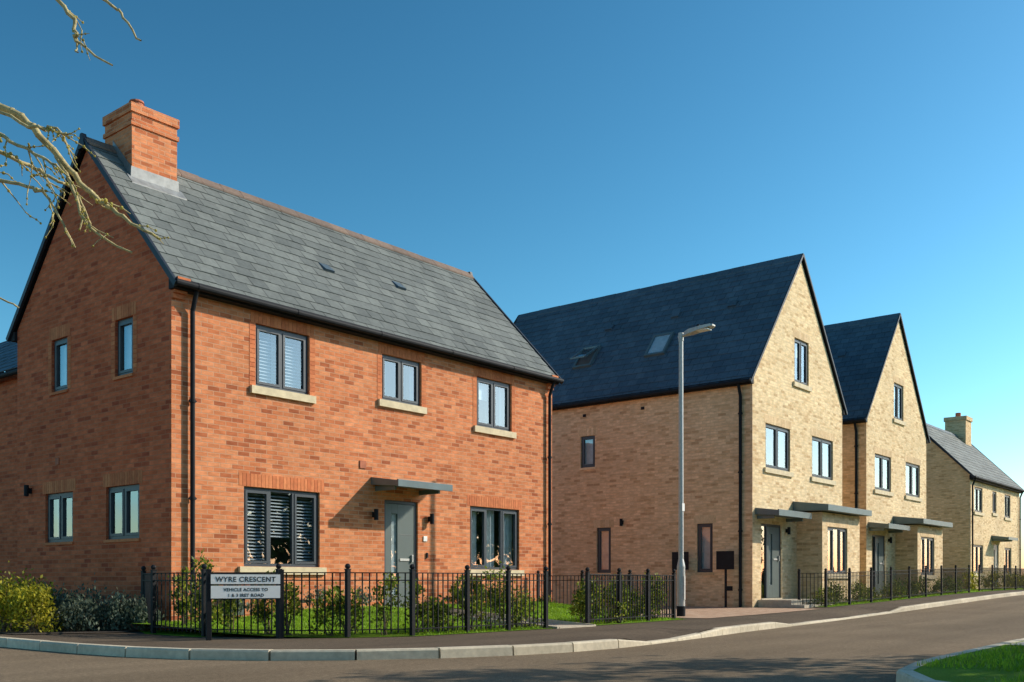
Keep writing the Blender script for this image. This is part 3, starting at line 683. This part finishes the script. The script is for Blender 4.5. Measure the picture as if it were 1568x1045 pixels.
# ================================================================== LAMP COLUMN
def lamp(x,y):
    z=hgt(x); e=empty('street_lamp',(x,y,z)); mb=MB(); c=lambda q:(x,y,z+q)
    mb.cyl(c(-.05),c(1.05),.085,'steel',seg=16); mb.cyl(c(1.05),c(1.2),.085,'steel',.055,16); mb.cyl(c(1.2),c(5.75),.055,'steel',.045,16)
    mb.box(x-.03,x+.03,y-.09,y-.083,z+.35,z+.85,'steel'); mb.box(x-.05,x+.05,y-.052-.006,y-.05,z+2.2,z+2.36,'white')
    mb.cyl(c(0),c(.22),.092,'black',seg=16)
    mb.cyl(c(5.75),c(5.92),.055,'steel',.055,16); mb.cyl((x,y+.06,z+5.84),(x,y-.2,z+5.88),.035,'steel')
    mb.build('column',e,smooth=False); mb=MB()
    def sec(yy,hw,zb,zt): return [(x-hw,yy,z+zb),(x+hw,yy,z+zb),(x+hw,yy,z+zt),(x-hw,yy,z+zt)]
    S=[sec(y-.10,.05,5.84,5.92),sec(y-.22,.10,5.86,5.95),sec(y-.5,.13,5.90,5.97),sec(y-.72,.11,5.93,5.98),sec(y-.76,.06,5.945,5.975)]
    for a,b in zip(S,S[1:]):
        for k in range(4): j=(k+1)%4; mb.face([a[k],a[j],b[j],b[k]],'steel')
    mb.face(S[0],'steel'); mb.face(S[-1],'steel'); mb.box(x-.09,x+.09,y-.66,y-.32,z+5.885,z+5.905,'white'); mb.cyl((x,y-.4,z+5.96),(x,y-.4,z+6.03),.035,'black')
    mb.build('lantern',e)
lamp(18.39,10.54)
def psign(x,y):
    z=hgt(x); e=empty('parking_sign',(x,y,z)); mb=MB(); mb.box(x-.025,x+.025,y-.025,y+.025,z-.05,z+1.05,'iron'); mb.box(x-.04,x-.026,y-.25,y+.25,z+.98,z+1.45,'iron')
    mb.box(x-.026,x+.01,y-.2,y+.2,z+1.1,z+1.13,'iron'); mb.build('post_and_panel',e,bevel=.004)
psign(23.2,12.0); psign(23.2,13.3)

# ================================================================== SHRUBS
def shrub_into(mb,x,y,rx,h,n,mat,ls=.05,up=.4):
    z0=hgt(x)
    if 7.7<x<17.2 and 9.5<y<13.67: z0=lawnz(x,y)
    cl=[]
    for k in range(max(5,int(n/40))):
        a=U_(0,6.28); rr=math.sqrt(R())*rx; zz=U_(.12,1)**.8*h; taper=1-.35*(zz/h)
        cl.append((x+rr*math.cos(a)*taper,y+rr*math.sin(a)*taper,z0+zz*(1-.25*(rr/rx)**2)))
    for c in cl[::2]: mb.cyl((x+U_(-.05,.05),y+U_(-.05,.05),z0-.02),c,.008,'wood',.003,4,False)
    for i in range(n):
        c=cl[i%len(cl)]; s=rx*.22
        p=V((random.gauss(c[0],s),random.gauss(c[1],s),max(z0+.02,random.gauss(c[2],s*1.1))))
        d=V((U_(-1,1),U_(-1,1),U_(-.3,1)+up)).normalized(); sd=d.cross(V((U_(-1,1),U_(-1,1),U_(-1,1)))).normalized()
        L=ls*U_(.7,1.5); Wd=L*.55
        mb.face([p,p+d*L*.5+sd*Wd*.5,p+d*L,p+d*L*.5-sd*Wd*.5],mat)
def hedge(name,items,mat,**k):
    mb=MB()
    for x,y,rx,h,n in items: shrub_into(mb,x,y,rx,h,n,mat,**k)
    return mb.build(name)
def along(nodes,off,sp,hr=(.5,.8),rr=(.17,.28),n=760,skip=.12):
    out=[]
    for a,b in zip(nodes,nodes[1:]):
        a=V(a);b=V(b);L=(b-a).length; d=(b-a)/L; nn=V((-d.y,d.x))*off; m=max(1,round(L/sp))
        for k in range(m):
            if R()<skip: continue
            p=a+d*((k+U_(.2,.8))*L/m)+nn; out.append((p.x+U_(-.06,.06),p.y+U_(-.06,.06),U_(*rr),U_(*hr),int(n*U_(.7,1.2))))
    return out
hedge('hedge',along(fence1[1:4],.28,.42,(.65,.95),skip=.05),'leafd')
hedge('hedge',along(fence1[3:],.25,.44,(.45,.9),skip=.12),'leafd')
hedge('hedge',along([(13.8,9.66),(17.0,9.93)],.25,.38,(.55,.88),skip=.05),'leafd')
hedge('hedge',along([(13.9,13.3),(17.5,13.3)],0,.8,(.25,.45)),'leafd')
hedge('hedge',along([(24.7,9.95),(37.5,9.95)],.3,.5,(.3,.65),(.2,.35),n=420),'leafd')
hedge('hedge',along([(39,10.1),(56,10.1)],.3,.7,(.5,.85),(.25,.45),n=340),'leafy',ls=.07)
for x,y,rx,h in ((6.75,14.45,.34,.66),(6.6,15.0,.36,.74),(7.1,15.3,.42,.72),(6.8,15.9,.45,.7),(6.7,16.8,.5,.7)): hedge('golden_shrub',[(x,y,rx,h,1900)],'leafy',ls=.05)
for x,y,rx,h in ((7.62,14.75,.46,.50),(7.9,14.1,.36,.44),(7.55,15.6,.4,.5),(7.35,14.35,.34,.42),(8.1,13.75,.25,.36)): hedge('grey_shrub',[(x,y,rx,h,1700)],'leafg',ls=.05,up=.9)
for x,y in ((9.5,13.35),(11.0,13.3),(12.0,13.3),(14.6,13.3)): hedge('lavender_shrub',[(x,y,.2,.28,260)],'leafg',ls=.05,up=.9)
hedge('tree_line',[(70+i*5+U_(-2,2),26+U_(-6,6)+i*1.0,3.2,U_(3,6),1100) for i in range(10)],'leaft',ls=.45)
hedge('tree_line',[(4+i*4.2+U_(-1,1),-19+U_(-1.5,1.5),3.0,U_(8,10.5),1500) for i in range(20)],'leaft',ls=.6)  # unseen row behind the camera, added to block bright sky in window reflections

# ================================================================== BARE TREE
def W3(r,d,z): return V((.7727*d+.6347*r,.6347*d-.7727*r,z))
def tree():
    mb=MB(); base=W3(-6.6,5.2,-.15)
    e=empty('bare_tree',base)
    trunk=[base,base+V((.05,0,1.5)),base+V((0,.1,2.8)),base+V((-.1,.1,4.2)),base+V((0,0,6.5))]
    for i in range(4): mb.cyl(trunk[i],trunk[i+1],.16-.035*i,'bark',.125-.035*i if i<3 else .02,10)
    def twig(p,d,L,r,dep):
        n=3; q=p
        for k in range(n):
            d=(d+V((U_(-.35,.35),U_(-.35,.35),U_(-.4,.25)))).normalized(); q2=q+d*L/n
            mb.cyl(q,q2,r*(1-k*.2),'bark',r*(1-(k+1)*.2),5,False)
            if R()<.8: mb.ball(q2,r*1.7,'bud',5,4)
            if dep>0 and R()<.5: twig(q2,(d+V((U_(-.9,.9),U_(-.9,.9),U_(-.7,.5)))).normalized(),L*.55,r*.75,dep-1)
            q=q2
    def limb(pts,r0,r1,tw=.36,tl=.17):
        P=[V(p) for p in pts]; P=catmull([W3(*p) for p in P],5); n=len(P)-1
        P=[p+V((U_(-.012,.012),U_(-.012,.012),U_(-.012,.012))) for p in P]
        for i in range(n):
            t0=i/n; ra=r0+(r1-r0)*t0; rb=r0+(r1-r0)*(i+1)/n
            mb.cyl(P[i],P[i+1],ra,'bark',rb,7,False); mb.ball(P[i],ra*1.1,'bark',6,4)
            if R()<tw and i>1:
                d=(P[i+1]-P[i]).normalized(); twig(P[i],(d+V((U_(-.8,.8),U_(-.8,.8),U_(-.9,.5)))).normalized(),tl*U_(.6,1.3),max(.005,rb*.55),1)
    limb([(-6.6,5.2,2.3),(-4.8,5.3,3.2),(-3.6,5.5,3.52),(-2.87,5.6,3.40),(-2.65,5.6,3.25),(-2.46,5.65,3.03),(-2.32,5.65,2.9),(-2.17,5.6,2.78),(-1.97,5.6,2.66)],.032,.007)
    limb([(-3.0,5.55,3.43),(-2.65,5.5,3.25),(-2.55,5.5,3.24),(-2.43,5.45,3.19)],.010,.005)
    limb([(-3.6,5.5,3.5),(-3.2,5.6,3.3),(-2.87,5.6,3.16),(-2.72,5.7,3.10),(-2.58,5.7,3.02),(-2.5,5.75,2.98),(-2.42,5.75,2.80)],.015,.005)
    limb([(-3.9,5.5,3.4),(-3.2,5.5,3.30),(-2.87,5.5,3.22),(-2.7,5.45,3.13),(-2.5,5.4,3.02),(-2.38,5.4,2.93)],.015,.005)
    limb([(-4.2,5.4,3.3),(-3.3,5.6,3.1),(-2.87,5.6,3.0),(-2.65,5.6,2.94),(-2.55,5.6,2.83),(-2.44,5.6,2.62)],.014,.005)
    limb([(-2.56,5.63,3.14),(-2.46,5.6,2.94),(-2.35,5.6,2.72),(-2.12,5.6,2.585)],.011,.006)
    limb([(-6.5,5.2,3.6),(-4.4,5.3,4.7),(-3.2,5.5,4.5),(-2.57,5.6,4.02),(-2.445,5.6,3.84),(-2.42,5.6,3.76),(-2.245,5.6,3.63)],.018,.005,.12)
    limb([(-2.43,5.6,3.80),(-2.425,5.6,3.74),(-2.42,5.55,3.68)],.006,.004,0)
    limb([(-4.0,5.4,4.65),(-3.0,5.5,4.35),(-2.32,5.6,4.02),(-2.19,5.6,3.92),(-2.07,5.6,3.765)],.012,.005,.08)
    limb([(-4.6,5.4,2.9),(-3.4,5.6,2.6),(-2.87,5.6,2.335),(-2.76,5.6,2.29)],.008,.004,.1)
    limb([(-6.6,5.2,4.0),(-7.5,5.8,5.4),(-8,6,6.6)],.05,.01); limb([(-6.6,5.2,3.3),(-7.6,4.6,4.5),(-8.2,4.2,5.2)],.04,.01)
    mb.build('trunk_and_branches',e,smooth=True)
tree()

def shade_tree(x,y,H,cr):
    e=empty('street_tree',(x,y,0)); mb=MB()
    mb.cyl((x,y,-.1),(x+.05,y,2.2),.15,'wood',.11,10); mb.cyl((x+.05,y,2.2),(x,y+.1,H-.6),.11,'wood',.03,8)
    cl=[]
    for i in range(70):
        a=U_(0,6.28);rr=cr*math.sqrt(R());zz=U_(1.8,H); k=math.sin(math.pi*min(1,max(.05,(zz-1.4)/(H-1.0))))**.5
        c=V((x+rr*k*math.cos(a),y+rr*k*math.sin(a),zz)); cl.append(c)
        mb.cyl((x,y,max(1.6,zz-1.0)),c,.03,'wood',.008,5,False)
    mb.build('trunk_and_limbs',e); mb=MB()
    for i in range(24000):
        c=cl[i%len(cl)]; p=V((random.gauss(c.x,.36),random.gauss(c.y,.36),random.gauss(c.z,.3)))
        d=V((U_(-1,1),U_(-1,1),U_(-1,1))).normalized(); s=d.cross(V((U_(-1,1),U_(-1,1),U_(-1,1)))).normalized(); L=U_(.12,.22)
        mb.face([p,p+d*L*.5+s*L*.3,p+d*L,p+d*L*.5-s*L*.3],'leaft')
    mb.build('crown',e)
shade_tree(15.2,-1.9,6.4,3.1)

# ================================================================== LIGHT, SKY, CAMERA
S=V((1.06,-.79,.82))
su=bpy.data.lights.new('sun','SUN'); su.energy=5.0; su.angle=math.radians(.5); su.color=(1,.895,.73)
so=bpy.data.objects.new('sun',su); so.rotation_euler=S.to_track_quat('Z','Y').to_euler(); so.location=(20,-20,30); scene.collection.objects.link(so)
w=bpy.data.worlds.new('World'); scene.world=w; w.use_nodes=True; nt=w.node_tree
bg=nt.nodes['Background']; sk=nt.nodes.new('ShaderNodeTexSky'); sk.sky_type='NISHITA'; sk.sun_disc=False
sk.sun_elevation=math.atan2(S.z,math.hypot(S.x,S.y)); sk.sun_rotation=math.atan2(S.x,S.y); sk.air_density=1.0; sk.dust_density=.7; sk.ozone_density=2.2
hs=nt.nodes.new('ShaderNodeHueSaturation'); hs.inputs['Hue'].default_value=.469; hs.inputs['Saturation'].default_value=1.12
ga=nt.nodes.new('ShaderNodeGamma'); ga.inputs[1].default_value=1.65
nt.links.new(sk.outputs[0],hs.inputs['Color']); nt.links.new(hs.outputs[0],ga.inputs[0]); nt.links.new(ga.outputs[0],bg.inputs[0]); bg.inputs[1].default_value=.057
cam=bpy.data.cameras.new('camera'); co=bpy.data.objects.new('camera',cam); scene.collection.objects.link(co)
co.location=(0,0,.75); co.rotation_euler=(math.radians(90),0,math.radians(-50.6)); cam.lens=35.2; cam.sensor_width=36; cam.shift_y=.2344; cam.clip_end=3000; cam.clip_start=.05
scene.camera=co
scene.view_settings.view_transform='Standard'; scene.view_settings.look='None'; scene.view_settings.exposure=0
